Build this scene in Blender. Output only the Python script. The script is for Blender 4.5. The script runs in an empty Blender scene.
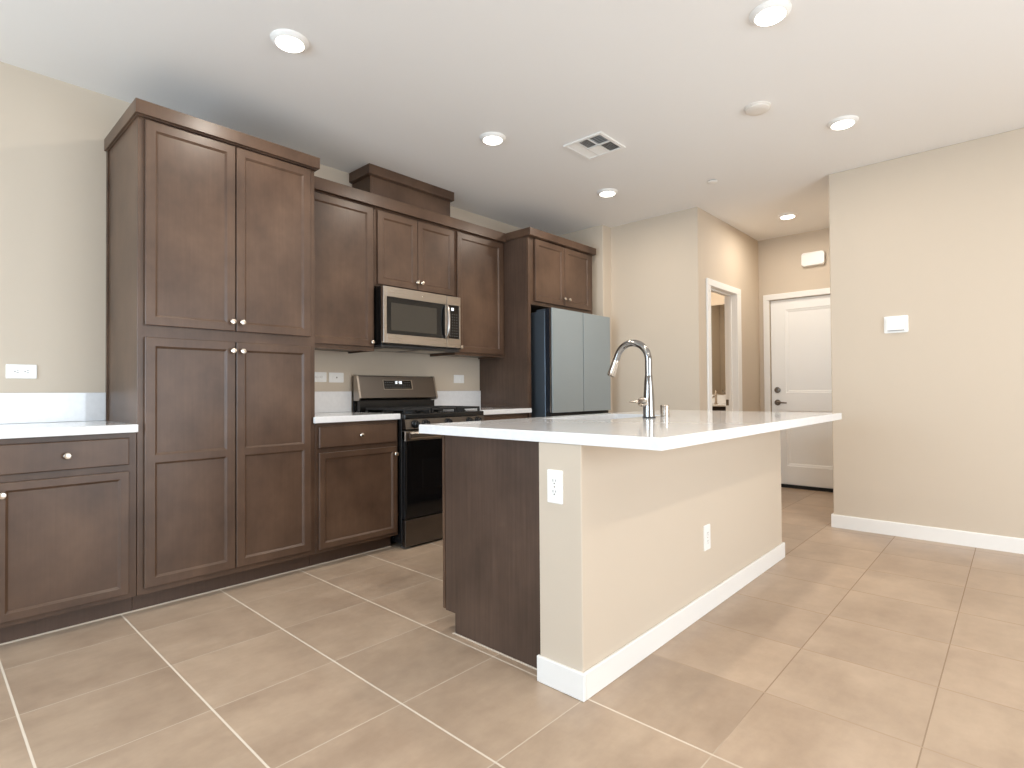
import bpy, bmesh, math, random
from mathutils import Matrix, Vector
random.seed(4)
SC = bpy.context.scene
COL = SC.collection
PI = math.pi

# ------------------------------------------------------------------ camera
FPX = 551.99
cam_d = bpy.data.cameras.new('camera'); cam = bpy.data.objects.new('camera', cam_d); COL.objects.link(cam)
cam_d.sensor_width = 36.0; cam_d.sensor_fit = 'HORIZONTAL'; cam_d.lens = FPX / 1024 * 36.0
cam_d.clip_start = 0.05; cam_d.clip_end = 60
Rc = Vector((0.67645066, -0.73645333, -0.00714077)); Uc = Vector((-0.00560514, -0.0148434, 0.99987412)); Fw = Vector((0.73646662, 0.67632549, 0.01416875))
cam.matrix_world = Matrix(((Rc.x, Uc.x, -Fw.x, 0), (Rc.y, Uc.y, -Fw.y, 0), (Rc.z, Uc.z, -Fw.z, 1.0626), (0, 0, 0, 1)))
SC.camera = cam

# ------------------------------------------------------------------ view, world, daylight
SC.view_settings.view_transform = 'Standard'
SC.view_settings.look = 'None'
SC.view_settings.gamma = 1.0
SC.view_settings.use_curve_mapping = False
SC.view_settings.exposure = 0.17
SC.cycles.use_denoising = True
SC.cycles.max_bounces = 10
SC.cycles.diffuse_bounces = 6
SC.cycles.sample_clamp_indirect = 8
SC.cycles.caustics_reflective = False
SC.cycles.caustics_refractive = False
W = bpy.data.worlds.new('sky'); SC.world = W; W.use_nodes = True
W.node_tree.nodes['Background'].inputs['Color'].default_value = (0.75, 0.87, 1.0, 1)
W.node_tree.nodes['Background'].inputs['Strength'].default_value = 1.2

def area(name, loc, direction, sx, sy, power, color):
    d = bpy.data.lights.new(name, 'AREA'); d.shape = 'RECTANGLE'; d.size = sx; d.size_y = sy
    d.energy = power; d.color = color
    o = bpy.data.objects.new(name, d); COL.objects.link(o)
    o.location = loc; o.rotation_euler = Vector(direction).to_track_quat('-Z', 'Y').to_euler()
    return o
# daylight entering through the patio door behind and the window on the left
area('daylight_patio', (1.9, -2.72, 1.15), (0.12, 1, 0.15), 3.0, 2.1, 104, (0.84, 0.93, 1.0))
area('daylight_window', (-2.72, 1.6, 1.35), (1, 0, 0.1), 2.6, 1.6, 128, (0.64, 0.83, 1.0))
CAN_W = 6.0
CAN_COL = (1.0, 0.91, 0.79)
def can_beam(x, y, k=1.0):
    ld = bpy.data.lights.new('downlight_beam', 'AREA'); ld.shape = 'DISK'; ld.size = 0.10
    ld.energy = CAN_W * k; ld.color = CAN_COL
    lo = bpy.data.objects.new('downlight_beam', ld); COL.objects.link(lo); lo.location = (x, y, 2.708)
# the rest of the room's ceiling lights, behind and beside the camera
for x_, y_ in ((-0.16, 0.79), (1.21, 0.79), (-0.16, -0.98), (1.21, -0.98), (2.58, -0.98), (3.95, -0.98)): can_beam(x_, y_, {2.58: 1.6, 3.95: 0.7}.get(x_, 1.0))

# ------------------------------------------------------------------ materials
def lin(r, g, b):
    f = lambda c: (c / 255 / 12.92) if c / 255 <= 0.04045 else ((c / 255 + 0.055) / 1.055) ** 2.4
    return (f(r), f(g), f(b), 1)

def mat(name, col, rough=0.5, metal=0.0, coat=0.0, emit=None, es=0.0, spec=None):
    m = bpy.data.materials.new(name); m.use_nodes = True
    b = m.node_tree.nodes['Principled BSDF']
    b.inputs['Base Color'].default_value = col if len(col) == 4 else (*col, 1)
    b.inputs['Roughness'].default_value = rough; b.inputs['Metallic'].default_value = metal
    b.inputs['Coat Weight'].default_value = coat
    b.inputs['Coat Roughness'].default_value = 0.3
    if spec is not None: b.inputs['Specular IOR Level'].default_value = spec
    if emit:
        b.inputs['Emission Color'].default_value = (*emit, 1); b.inputs['Emission Strength'].default_value = es
    return m

class NT:
    def __init__(s, m):
        s.t = m.node_tree; s.b = s.t.nodes['Principled BSDF']
    def n(s, kind, **kw):
        x = s.t.nodes.new(kind)
        for k, v in kw.items(): setattr(x, k, v)
        return x
    def l(s, a, b): s.t.links.new(a, b)
    def math(s, op, a, b=None):
        x = s.n('ShaderNodeMath', operation=op)
        for i, v in enumerate((a, b)):
            if v is None: continue
            if isinstance(v, (int, float)): x.inputs[i].default_value = v
            else: s.l(v, x.inputs[i])
        return x.outputs[0]
    def pos(s, scale=(1, 1, 1)):
        g = s.n('ShaderNodeNewGeometry'); m = s.n('ShaderNodeMapping')
        m.inputs['Scale'].default_value = scale
        s.l(g.outputs['Position'], m.inputs['Vector']); return m.outputs[0]
    def noise(s, vec, scale, detail=3, rough=0.55):
        x = s.n('ShaderNodeTexNoise'); x.inputs['Scale'].default_value = scale
        x.inputs['Detail'].default_value = detail; x.inputs['Roughness'].default_value = rough
        s.l(vec, x.inputs['Vector']); return x.outputs['Fac']
    def ramp(s, fac, stops):
        r = s.n('ShaderNodeValToRGB'); e = r.color_ramp.elements
        while len(e) < len(stops): e.new(0.5)
        for i, (p, c) in enumerate(stops): e[i].position = p; e[i].color = c
        s.l(fac, r.inputs['Fac']); return r.outputs['Color']
    def mix(s, fac, a, b, mode='MIX'):
        x = s.n('ShaderNodeMix', data_type='RGBA', blend_type=mode)
        if isinstance(fac, (int, float)): x.inputs[0].default_value = fac
        else: s.l(fac, x.inputs[0])
        for i, v in ((6, a), (7, b)):
            if isinstance(v, tuple): x.inputs[i].default_value = v
            else: s.l(v, x.inputs[i])
        return x.outputs[2]
    def bump(s, h, strength, dist=0.01):
        x = s.n('ShaderNodeBump'); x.inputs['Strength'].default_value = strength; x.inputs['Distance'].default_value = dist
        s.l(h, x.inputs['Height']); s.l(x.outputs[0], s.b.inputs['Normal'])

def paint(name, col, rough=0.75, bump=0.12):
    m = mat(name, col, rough); t = NT(m)
    t.bump(t.noise(t.pos(), 90, 2), bump, 0.002)
    return m

M = {}
M['wall'] = paint('beige_wall_paint', lin(204, 190, 172))
M['ceiling'] = paint('white_ceiling_paint', lin(238, 236, 233), 0.85)
M['trim'] = mat('white_trim_paint', lin(238, 236, 232), 0.35)
M['door'] = mat('white_door_paint', lin(244, 243, 240), 0.4)

def wood(name, c1, c2, grain, rough):
    m = mat(name, c1, rough, spec=0.25, coat=0.35); t = NT(m)
    blot = t.noise(t.pos((1, 1, 0.8)), 3.2, 4, 0.6)
    base = t.ramp(blot, [(0.32, c1), (0.68, c2)])
    g = t.noise(t.pos((70, 70, 2.2)), 1.0, 4, 0.65)
    gr = t.ramp(g, [(0.3, (0.75, 0.72, 0.70, 1)), (0.7, (1.12, 1.1, 1.1, 1))])
    t.l(t.mix(grain, base, gr, 'MULTIPLY'), t.b.inputs['Base Color'])
    t.bump(g, 0.05, 0.002)
    return m
M['wood'] = wood('stained_cabinet_wood', lin(72, 53, 41), lin(100, 77, 61), 0.3, 0.45)
M['panel'] = wood('stained_veneer_panel', lin(72, 57, 48), lin(90, 72, 61), 0.9, 0.42)
M['kick'] = wood('stained_toe_kick', lin(80, 61, 50), lin(92, 72, 60), 0.4, 0.5)

def tile():
    m = mat('beige_floor_tile', lin(180, 155, 130), 0.3); t = NT(m)
    g = t.n('ShaderNodeNewGeometry'); sx = t.n('ShaderNodeSeparateXYZ'); t.l(g.outputs['Position'], sx.inputs[0])
    P = 0.4472
    u = t.math('DIVIDE', t.math('SUBTRACT', sx.outputs['X'], 0.2455 - 20 * P), P)
    v = t.math('DIVIDE', t.math('SUBTRACT', sx.outputs['Y'], 0.2275 - 20 * P), P)
    def edge(w):
        f = t.math('FRACT', w)
        return t.math('MINIMUM', f, t.math('SUBTRACT', 1.0, f))
    eu = t.math('LESS_THAN', edge(u), 0.0075); ev = t.math('LESS_THAN', edge(v), 0.0045)
    gm = t.math('MAXIMUM', eu, ev)
    cm = t.n('ShaderNodeCombineXYZ'); t.l(t.math('FLOOR', u), cm.inputs[0]); t.l(t.math('FLOOR', v), cm.inputs[1])
    wn = t.n('ShaderNodeTexWhiteNoise', noise_dimensions='3D'); t.l(cm.outputs[0], wn.inputs['Vector'])
    off = t.n('ShaderNodeVectorMath', operation='MULTIPLY_ADD'); t.l(wn.outputs['Color'], off.inputs[0])
    off.inputs[1].default_value = (7, 7, 7); t.l(g.outputs['Position'], off.inputs[2])
    n1 = t.noise(off.outputs[0], 3.0, 5, 0.6)
    st = t.n('ShaderNodeMapping'); st.inputs['Scale'].default_value = (1.0, 3.2, 1); st.inputs['Rotation'].default_value = (0, 0, 0.5)
    t.l(off.outputs[0], st.inputs['Vector'])
    n2 = t.noise(st.outputs[0], 3.4, 6, 0.62)
    base = t.ramp(n1, [(0.3, lin(163, 141, 121)), (0.7, lin(186, 164, 142))])
    vein = t.ramp(n2, [(0.32, (0.90, 0.885, 0.87, 1)), (0.6, (1.03, 1.03, 1.03, 1))])
    c = t.mix(0.8, base, vein, 'MULTIPLY')
    n3 = t.noise(off.outputs[0], 16, 5, 0.7)
    c = t.mix(0.7, c, t.ramp(n3, [(0.3, (0.94, 0.935, 0.93, 1)), (0.65, (1.03, 1.03, 1.03, 1))]), 'MULTIPLY')
    tv = t.math('ADD', t.math('MULTIPLY', wn.outputs['Value'], 0.10), 0.95)
    cb = t.n('ShaderNodeCombineColor')
    for i in range(3): t.l(tv, cb.inputs[i])
    c = t.mix(1.0, c, cb.outputs[0], 'MULTIPLY')
    grout_tone = t.math('SUBTRACT', sx.outputs['X'], t.math('MULTIPLY', sx.outputs['Y'], 0.6))   # grout colour turns darker towards the living side
    grout_tone = t.math('ADD', grout_tone, t.math('MULTIPLY', t.math('SUBTRACT', t.noise(g.outputs['Position'], 2.5), 0.5), 0.5))
    gc = t.ramp(t.math('DIVIDE', grout_tone, 3.0), [(0.36, lin(216, 203, 186)), (0.50, lin(172, 150, 128))])
    gd = t.ramp(t.math('DIVIDE', grout_tone, 3.0), [(0.36, lin(198, 182, 162)), (0.50, lin(146, 124, 103))])
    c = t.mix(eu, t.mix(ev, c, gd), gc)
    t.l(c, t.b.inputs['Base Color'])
    rr = t.math('ADD', t.math('MULTIPLY', gm, 0.5), t.math('ADD', t.math('MULTIPLY', n2, 0.15), 0.26))
    t.l(rr, t.b.inputs['Roughness'])
    t.bump(t.math('SUBTRACT', t.math('MULTIPLY', n2, 0.15), gm), 0.25, 0.002)
    return m
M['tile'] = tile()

def quartz():
    m = mat('white_quartz', lin(234, 234, 234), 0.07); t = NT(m)
    n = t.noise(t.pos(), 45, 4)
    t.l(t.ramp(n, [(0.35, lin(230, 230, 231)), (0.65, lin(235, 235, 236))]), t.b.inputs['Base Color'])
    return m
M['quartz'] = quartz()

def brushed(name, col, rough, stretch):
    m = mat(name, col, rough, 1.0); t = NT(m)
    n = t.noise(t.pos(stretch), 1.0, 3)
    t.l(t.math('ADD', t.math('MULTIPLY', n, 0.04), rough - 0.02), t.b.inputs['Roughness'])
    return m
M['steel'] = brushed('brushed_stainless', lin(178, 170, 162), 0.28, (4, 4, 300))
M['slate'] = brushed('slate_stainless', lin(110, 105, 101), 0.30, (4, 4, 300))
M['chrome'] = mat('polished_chrome', lin(156, 154, 152), 0.14, 1.0)
M['nickel'] = mat('satin_nickel', lin(214, 204, 192), 0.25, 1.0)
M['darknickel'] = mat('dark_nickel', lin(120, 110, 100), 0.3, 1.0)
M['sink'] = brushed('sink_steel', lin(190, 188, 184), 0.25, (200, 3, 3))
M['black'] = mat('black_enamel', lin(22, 22, 23), 0.25)
M['iron'] = mat('black_cast_iron', lin(26, 26, 27), 0.55)
M['glass'] = mat('black_glass', lin(14, 14, 15), 0.06)
M['window'] = mat('smoked_oven_window', lin(58, 54, 48), 0.12)
M['plastic'] = mat('dark_plastic', lin(40, 40, 42), 0.4)
M['fglass'] = mat('grey_glass_door', lin(146, 155, 158), 0.22, coat=0.3)
M['fside'] = mat('dark_blue_grey_steel', lin(94, 104, 114), 0.3, 0.6)
M['fedge'] = mat('dark_navy_edge', lin(34, 40, 50), 0.25, 0.3)
M['white'] = mat('white_plastic', lin(240, 239, 236), 0.35)
M['ivory'] = mat('grey_plastic_slot', lin(112, 107, 102), 0.5)
M['fixture'] = mat('white_fixture_metal', lin(240, 238, 234), 0.4)
M['detector'] = mat('off_white_detector_plastic', lin(226, 219, 210), 0.5)
M['lens'] = mat('lit_lens', (1, 1, 1), 0.4, emit=(1.0, 0.95, 0.86), es=6.0)
M['digits'] = mat('lit_display_digits', (0.1, 0.1, 0.1), 0.4, emit=(0.92, 0.96, 1.0), es=1.6)
M['keys'] = mat('grey_key_print', lin(112, 112, 112), 0.5)
M['mirror'] = mat('mirror_silver', lin(200, 200, 198), 0.02, 1.0)
M['dark'] = mat('dark_void', lin(14, 12, 11), 0.8)
M['ventback'] = mat('duct_interior', lin(58, 54, 50), 0.8)
M['vanity'] = mat('dark_vanity_wood', lin(44, 33, 27), 0.4)
M['rubber'] = mat('black_weatherstrip', lin(18, 16, 15), 0.7)

# ------------------------------------------------------------------ mesh helpers
def bmn(): return bmesh.new()

def add_box(bm, x0, x1, y0, y1, z0, z1, bev=0.0, seg=1):
    r = bmesh.ops.create_cube(bm, size=1.0)
    vs = r['verts']
    for v in vs:
        v.co = Vector(((x0 + x1) / 2 + v.co.x * (x1 - x0), (y0 + y1) / 2 + v.co.y * (y1 - y0), (z0 + z1) / 2 + v.co.z * (z1 - z0)))
    if bev > 0:
        es = set()
        for v in vs: es.update(v.link_edges)
        bmesh.ops.bevel(bm, geom=list(es), offset=bev, segments=seg, affect='EDGES', profile=0.5)
    return bm

def box(x0, x1, y0, y1, z0, z1, bev=0.0, seg=1): return add_box(bmn(), x0, x1, y0, y1, z0, z1, bev, seg)

def ring_faces(bm, rings, closed=True):
    for a, b in zip(rings[:-1], rings[1:]):
        n = len(a)
        for i in range(n if closed else n - 1):
            j = (i + 1) % n
            bm.faces.new((a[i], a[j], b[j], b[i]))

AX = {'z': (Vector((1, 0, 0)), Vector((0, 1, 0)), Vector((0, 0, 1))),
      '-z': (Vector((1, 0, 0)), Vector((0, -1, 0)), Vector((0, 0, -1))),
      '-y': (Vector((1, 0, 0)), Vector((0, 0, 1)), Vector((0, -1, 0))),
      '+y': (Vector((-1, 0, 0)), Vector((0, 0, 1)), Vector((0, 1, 0))),
      '-x': (Vector((0, -1, 0)), Vector((0, 0, 1)), Vector((-1, 0, 0))),
      '+x': (Vector((0, 1, 0)), Vector((0, 0, 1)), Vector((1, 0, 0)))}

def add_lathe(bm, prof, c, axis='z', n=32, cap0=True, cap1=True):
    a, b, d = AX[axis]; c = Vector(c)
    rings = []
    for r, h in prof:
        rings.append([bm.verts.new(c + a * (r * math.cos(2 * PI * i / n)) + b * (r * math.sin(2 * PI * i / n)) + d * h) for i in range(n)])
    ring_faces(bm, rings)
    if cap0: bm.faces.new(list(reversed(rings[0])))
    if cap1: bm.faces.new(rings[-1])
    return bm

def add_tube(bm, pts, rad, n=16):
    pts = [Vector(p) for p in pts]
    rads = rad if isinstance(rad, (list, tuple)) else [rad] * len(pts)
    rings = []; up = None
    for i, p in enumerate(pts):
        t = (pts[min(i + 1, len(pts) - 1)] - pts[max(i - 1, 0)]).normalized()
        if up is None:
            up = t.orthogonal().normalized()
        up = (up - t * up.dot(t)).normalized()
        s = t.cross(up)
        rings.append([bm.verts.new(p + up * (rads[i] * math.cos(2 * PI * k / n)) + s * (rads[i] * math.sin(2 * PI * k / n))) for k in range(n)])
    ring_faces(bm, rings)
    bm.faces.new(list(reversed(rings[0]))); bm.faces.new(rings[-1])
    return bm

def add_prism(bm, poly, axis, a0, a1):
    """extrude a polygon along an axis; poly is in the other two axes in xyz order"""
    def P(p, h):
        if axis == 'x': return (h, p[0], p[1])
        if axis == 'y': return (p[0], h, p[1])
        return (p[0], p[1], h)
    A = [bm.verts.new(P(p, a0)) for p in poly]; B = [bm.verts.new(P(p, a1)) for p in poly]
    ring_faces(bm, [A, B])
    bm.faces.new(list(reversed(A))); bm.faces.new(B)
    return bm

def rrect(x0, x1, z0, z1, r, n=6):
    pts = []
    for cx, cz, a0 in ((x1 - r, z1 - r, 0), (x0 + r, z1 - r, PI / 2), (x0 + r, z0 + r, PI), (x1 - r, z0 + r, 1.5 * PI)):
        for i in range(n + 1):
            a = a0 + i / n * PI / 2
            pts.append((cx + r * math.cos(a), cz + r * math.sin(a)))
    return pts

WL = {}
def obj(name, bm, m, parent=None, smooth=None, base=False):
    bmesh.ops.recalc_face_normals(bm, faces=bm.faces[:])
    me = bpy.data.meshes.new(name)
    lo = Vector([min(v.co[i] for v in bm.verts) for i in range(3)]); hi = Vector([max(v.co[i] for v in bm.verts) for i in range(3)])
    c = (lo + hi) / 2
    if base: c.z = lo.z
    for v in bm.verts: v.co -= c
    bm.to_mesh(me); bm.free()
    me.materials.append(M[m])
    o = bpy.data.objects.new(name, me); COL.objects.link(o)
    if smooth:
        me.shade_smooth()
        try: me.set_sharp_from_angle(angle=math.radians(smooth))
        except Exception: pass
    if parent is not None:
        o.parent = parent; o.location = c - WL[parent.name]
    else: o.location = c
    WL[o.name] = c
    return o

def tag(o, label=None, cat=None, group=None, kind=None):
    if label: o['label'] = label
    if cat: o['category'] = cat
    if group: o['group'] = group
    if kind: o['kind'] = kind
    return o

def thing(name, label, cat, loc, group=None):
    o = bpy.data.objects.new(name, None); COL.objects.link(o); o.empty_display_size = 0.1
    o.location = loc; WL[o.name] = Vector(loc)
    return tag(o, label, cat, group)

def dup(root, loc, label=None, group=None):
    r = root.copy(); COL.objects.link(r); r.location = loc
    if label: r['label'] = label
    if group: r['group'] = group
    for ch in list(root.children):
        c = ch.copy(); COL.objects.link(c); c.parent = r
        for g in list(ch.children):
            d = g.copy(); COL.objects.link(d); d.parent = c
    return r

def struct(name, bm, m, smooth=None):
    return tag(obj(name, bm, m, None, smooth), kind='structure')

def add_panel_front(bm, x0, x1, z0, z1, yf, th, panels, ch=0.0025, bead=0.010, dep=0.009, out=-1):
    """slab in the xz plane; its front faces -y (out=-1) or +y (out=1); recessed panels with a sloped bead"""
    s = -out
    yb = yf + s * th
    def R(a, b, c, d, y): return [bm.verts.new((a, y, c)), bm.verts.new((b, y, c)), bm.verts.new((b, y, d)), bm.verts.new((a, y, d))]
    back = R(x0, x1, z0, z1, yb); side = R(x0, x1, z0, z1, yf + s * ch); front = R(x0 + ch, x1 - ch, z0 + ch, z1 - ch, yf)
    bm.faces.new(list(reversed(back))); ring_faces(bm, [back, side, front])
    if not panels:
        bm.faces.new(front); return bm
    # frame faces around the panels (panels stacked vertically, same x range)
    px0, px1 = panels[0][0], panels[0][1]
    xs = [x0 + ch, px0, px1, x1 - ch]
    zs = [z0 + ch]
    for p in panels: zs += [p[2], p[3]]
    zs += [z1 - ch]
    G = {}
    for i, x in enumerate(xs):
        for j, z in enumerate(zs):
            G[i, j] = bm.verts.new((x, yf, z))
    for i in range(3):
        for j in range(len(zs) - 1):
            if i == 1 and j % 2 == 1: continue
            bm.faces.new((G[i, j], G[i + 1, j], G[i + 1, j + 1], G[i, j + 1]))
    for k, p in enumerate(panels):
        j = 1 + 2 * k
        a = [G[1, j], G[2, j], G[2, j + 1], G[1, j + 1]]
        def I(o_, y): return R(p[0] + o_, p[1] - o_, p[2] + o_, p[3] - o_, y)
        r1 = I(0.003, yf + s * dep * 0.35); r2 = I(bead * 0.65, yf + s * dep * 0.6); r3 = I(bead, yf + s * dep)
        ring_faces(bm, [a, r1, r2, r3]); bm.faces.new(r3)
    bmesh.ops.remove_doubles(bm, verts=bm.verts[:], dist=1e-5)
    return bm

def shaker(name, parent, x0, x1, z0, z1, yf, stile=0.057, mid=None, m='wood', out=-1, th=0.019):
    a, b = x0 + stile, x1 - stile
    if mid: panels = [(a, b, z0 + stile, mid[0]), (a, b, mid[1], z1 - stile)]
    else: panels = [(a, b, z0 + stile, z1 - stile)]
    return obj(name, add_panel_front(bmn(), x0, x1, z0, z1, yf, th, panels, out=out), m, parent)

def slab(name, parent, x0, x1, z0, z1, yf, m='wood', th=0.019, out=-1):
    return obj(name, add_panel_front(bmn(), x0, x1, z0, z1, yf, th, None, ch=0.004, out=out), m, parent)

KNOB = [(0.0065, 0), (0.0055, 0.006), (0.0055, 0.012), (0.0105, 0.016), (0.0150, 0.020), (0.0155, 0.024), (0.0125, 0.028), (0.006, 0.0295)]
def knob(parent, x, yf, z, axis='-y'):
    return obj('knob', add_lathe(bmn(), KNOB, (x, yf, z), axis, 20), 'nickel', parent, 40)

def add_crown(bm, x0, x1, y0, y1, z0, z1, th=0.018, left=True, right=True):
    """flat crown board: front along x at y0, returns running back to y1 (left / right)"""
    add_box(bm, x0, x1, y0, y0 + th, z0, z1, 0.0015)
    if left: add_box(bm, x0, x0 + th, y0 + th, y1, z0, z1, 0.0015)
    if right: add_box(bm, x1 - th, x1, y0 + th, y1, z0, z1, 0.0015)
    return bm

# ------------------------------------------------------------------ dimensions
H = 2.741; YW = 3.745
XR = 4.835; YR = 1.072          # right wall and its corner
XH = 4.851; YH = 2.140          # hall corner beside the refrigerator
XE = 6.446                      # hall end wall
XA = 4.701; YA = 3.064          # refrigerator alcove return
XL = -2.65; YB = -2.65
XBATH = 7.15

# ------------------------------------------------------------------ setting
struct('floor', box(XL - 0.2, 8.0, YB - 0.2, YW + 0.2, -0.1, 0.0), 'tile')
struct('ceiling', box(XL - 0.2, 8.0, YB - 0.2, YW + 0.2, H, H + 0.1), 'ceiling')
struct('wall_back', box(XL - 0.1, 8.0, YW, YW + 0.1, 0, H), 'wall')
bm = bmn()
for a in ((-2.75, 0.3, 0, H), (2.9, YW, 0, H), (0.3, 2.9, 0, 0.55), (0.3, 2.9, 2.15, H)):
    add_box(bm, XL - 0.12, XL, *a)
struct('wall_left', bm, 'wall')
bm = bmn()
for a in ((XL - 0.12, 0.4, 0, H), (3.4, 5.0, 0, H), (0.4, 3.4, 2.2, H)):
    add_box(bm, a[0], a[1], YB - 0.12, YB, a[2], a[3])
struct('wall_rear', bm, 'wall')
struct('wall_right', box(XR, XE + 0.1, YB - 0.1, YR, 0, H, 0.006, 2), 'wall')
bm = bmn()   # block between the kitchen and the powder room
add_box(bm, XH, XH + 0.115, YH, YA, 0, H)
add_box(bm, XA, XH + 0.115, YA, YW, 0, H, 0.005, 2)
struct('wall_alcove', bm, 'wall')
bm = bmn()   # hall wall with the powder room doorway
DX0, DX1, DZ = 5.090, 5.752, 2.050
add_box(bm, XH + 0.115, DX0 - 0.018, YH, YH + 0.115, 0, H)
add_box(bm, DX1 + 0.018, 8.0, YH, YH + 0.115, 0, H)
add_box(bm, DX0 - 0.018, DX1 + 0.018, YH, YH + 0.115, DZ + 0.018, H)
struct('wall_hall', bm, 'wall')
bm = bmn()   # hall end wall with its door opening
EY0, EY1, EZ = 1.110, 2.028, 2.056
add_box(bm, XE, XE + 0.115, YR, EY0 - 0.0, 0, H)
add_box(bm, XE, XE + 0.115, EY1, YH, 0, H)
add_box(bm, XE, XE + 0.115, EY0, EY1, EZ, H)
struct('wall_end', bm, 'wall')
struct('wall_powder_room', box(XBATH, XBATH + 0.1, YH, YW, 0, H), 'wall')

# windows out of frame that let the daylight in
bm = bmn()
for a in ((0.4, 0.46, 0, 2.2), (3.34, 3.4, 0, 2.2), (1.87, 1.93, 0, 2.2)): add_box(bm, a[0], a[1], YB - 0.09, YB - 0.03, a[2], a[3])
add_box(bm, 0.46, 3.34, YB - 0.09, YB - 0.03, 2.14, 2.2); add_box(bm, 0.46, 3.34, YB - 0.09, YB - 0.03, 0.0, 0.05)
struct('window_1', bm, 'trim')
bm = bmn()
for a in ((0.3, 0.35), (2.85, 2.9), (1.575, 1.625)): add_box(bm, XL - 0.09, XL - 0.03, a[0], a[1], 0.55, 2.15)
add_box(bm, XL - 0.09, XL - 0.03, 0.35, 2.85, 2.1, 2.15); add_box(bm, XL - 0.09, XL - 0.03, 0.35, 2.85, 0.55, 0.6)
struct('window_2', bm, 'trim')

# baseboards
BBH = 0.098
def base_prof(y): return [(y, 0), (y - 0.013, 0), (y - 0.013, BBH - 0.006), (y - 0.009, BBH), (y, BBH)]
bm = bmn()
add_prism(bm, [(XR, 0), (XR - 0.013, 0), (XR - 0.013, BBH - 0.006), (XR - 0.009, BBH), (XR, BBH)], 'y', YB, YR + 0.013)
add_box(bm, XR, XE, YR, YR + 0.013, 0, BBH)
struct('baseboard_right', bm, 'trim')
bm = bmn()
add_box(bm, XH + 0.0, DX0 - 0.08, YH - 0.013, YH, 0, BBH); add_box(bm, DX1 + 0.12, XE, YH - 0.013, YH, 0, BBH)
add_box(bm, XE - 0.013, XE, EY1 + 0.07, YH, 0, BBH)
struct('baseboard_hall', bm, 'trim')
struct('baseboard_alcove', box(XH - 0.013, XH, YH - 0.013, YA - 0.01, 0, BBH), 'trim')

# pale caulk lines where tile meets the cabinets
M['caulk'] = mat('pale_caulk', lin(214, 202, 186), 0.7)
bm = bmn()
add_box(bm, -0.9, 2.25, 3.208, 3.2165, 0, 0.004)
struct('trim_4', bm, 'caulk')
bm = bmn()
add_box(bm, 1.622, 1.6275, 1.322, 1.846, 0, 0.003); add_box(bm, 1.617, 3.72, 1.8445, 1.852, 0, 0.003)
struct('trim_5', bm, 'caulk')

# powder room doorway: casing and jambs
bm = bmn()
cw = 0.075
add_box(bm, DX0 - cw, DX0, YH - 0.018, YH, 0, DZ, 0.003); add_box(bm, DX1, DX1 + cw + 0.03, YH - 0.018, YH, 0, DZ, 0.003)
add_box(bm, DX0 - cw, DX1 + cw + 0.03, YH - 0.018, YH, DZ, DZ + 0.064, 0.003)
add_box(bm, DX0 - 0.018, DX0, YH - 0.001, YH + 0.116, 0, DZ + 0.018); add_box(bm, DX1, DX1 + 0.018, YH - 0.001, YH + 0.116, 0, DZ + 0.018)
add_box(bm, DX0, DX1, YH - 0.001, YH + 0.116, DZ, DZ + 0.018)
add_box(bm, DX0, DX0 + 0.011, YH + 0.045, YH + 0.08, 0, DZ); add_box(bm, DX1 - 0.011, DX1, YH + 0.045, YH + 0.08, 0, DZ)   # stops
add_box(bm, DX0 + 0.011, DX1 - 0.011, YH + 0.045, YH + 0.08, DZ - 0.011, DZ)
struct('trim_1', bm, 'trim')
tag(obj('strike_plate', box(DX1 - 0.0025, DX1, YH + 0.083, YH + 0.112, 0.905, 0.965, 0.001), 'darknickel'), 'small dark metal strike plate on white powder room door jamb', 'strike plate')
# hall door casing
bm = bmn()
add_box(bm, XE - 0.018, XE, EY1, EY1 + 0.062, 0, EZ, 0.003); add_box(bm, XE - 0.018, XE, YR, EY0 + 0.004, 0, EZ, 0.003)
add_box(bm, XE - 0.018, XE, YR, EY1 + 0.062, EZ, EZ + 0.062, 0.003)
struct('trim_2', bm, 'trim')

# hall entry door (faces -x): built facing -y then turned
def yz_panel_front(y0, y1, z0, z1, xf, th, panels):
    b = add_panel_front(bmn(), -y1, -y0, z0, z1, 0.0, th, panels, ch=0.002, bead=0.030, dep=0.014)
    for v in b.verts: v.co = Vector((xf + v.co.y, -v.co.x, v.co.z))
    return b
dr = struct('door_1', yz_panel_front(EY0 + 0.004, EY1 - 0.004, 0.034, EZ - 0.004, XE + 0.022, 0.045,
      [(-1.875, -1.262, 0.235, 0.835), (-1.875, -1.262, 1.030, 1.940)]), 'door')
def disc_x(c, prof, m, name, par): return obj(name, add_lathe(bmn(), prof, c, '-x', 24), m, par, 40)
disc_x((XE + 0.022, 1.962, 1.062), [(0.032, 0), (0.032, 0.006), (0.027, 0.011), (0.014, 0.012), (0.012, 0.016)], 'darknickel', 'deadbolt', dr)
lv = bmn()
add_lathe(lv, [(0.032, 0), (0.032, 0.006), (0.026, 0.011), (0.013, 0.012), (0.012, 0.042)], (XE + 0.022, 1.962, 0.924), '-x', 24)
add_tube(lv, [(XE - 0.014, 1.966, 0.924), (XE - 0.017, 1.93, 0.925), (XE - 0.017, 1.89, 0.923), (XE - 0.014, 1.86, 0.920)], [0.010, 0.009, 0.008, 0.007], 12)
obj('door_handle', lv, 'darknickel', dr, 40)
obj('door_sweep', box(XE + 0.005, XE + 0.024, EY0 + 0.004, EY1 - 0.004, 0.004, 0.034), 'rubber', dr)
struct('trim_3', box(XE - 0.002, XE + 0.06, EY0, EY1, 0.0, 0.005), 'rubber')
tag(obj('latch_plate', box(XE + 0.0005, XE + 0.003, EY1 - 0.003, EY1 + 0.012, 0.89, 0.955), 'darknickel'), 'thin dark latch plate on jamb beside the white hall door', 'latch plate')

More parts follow.
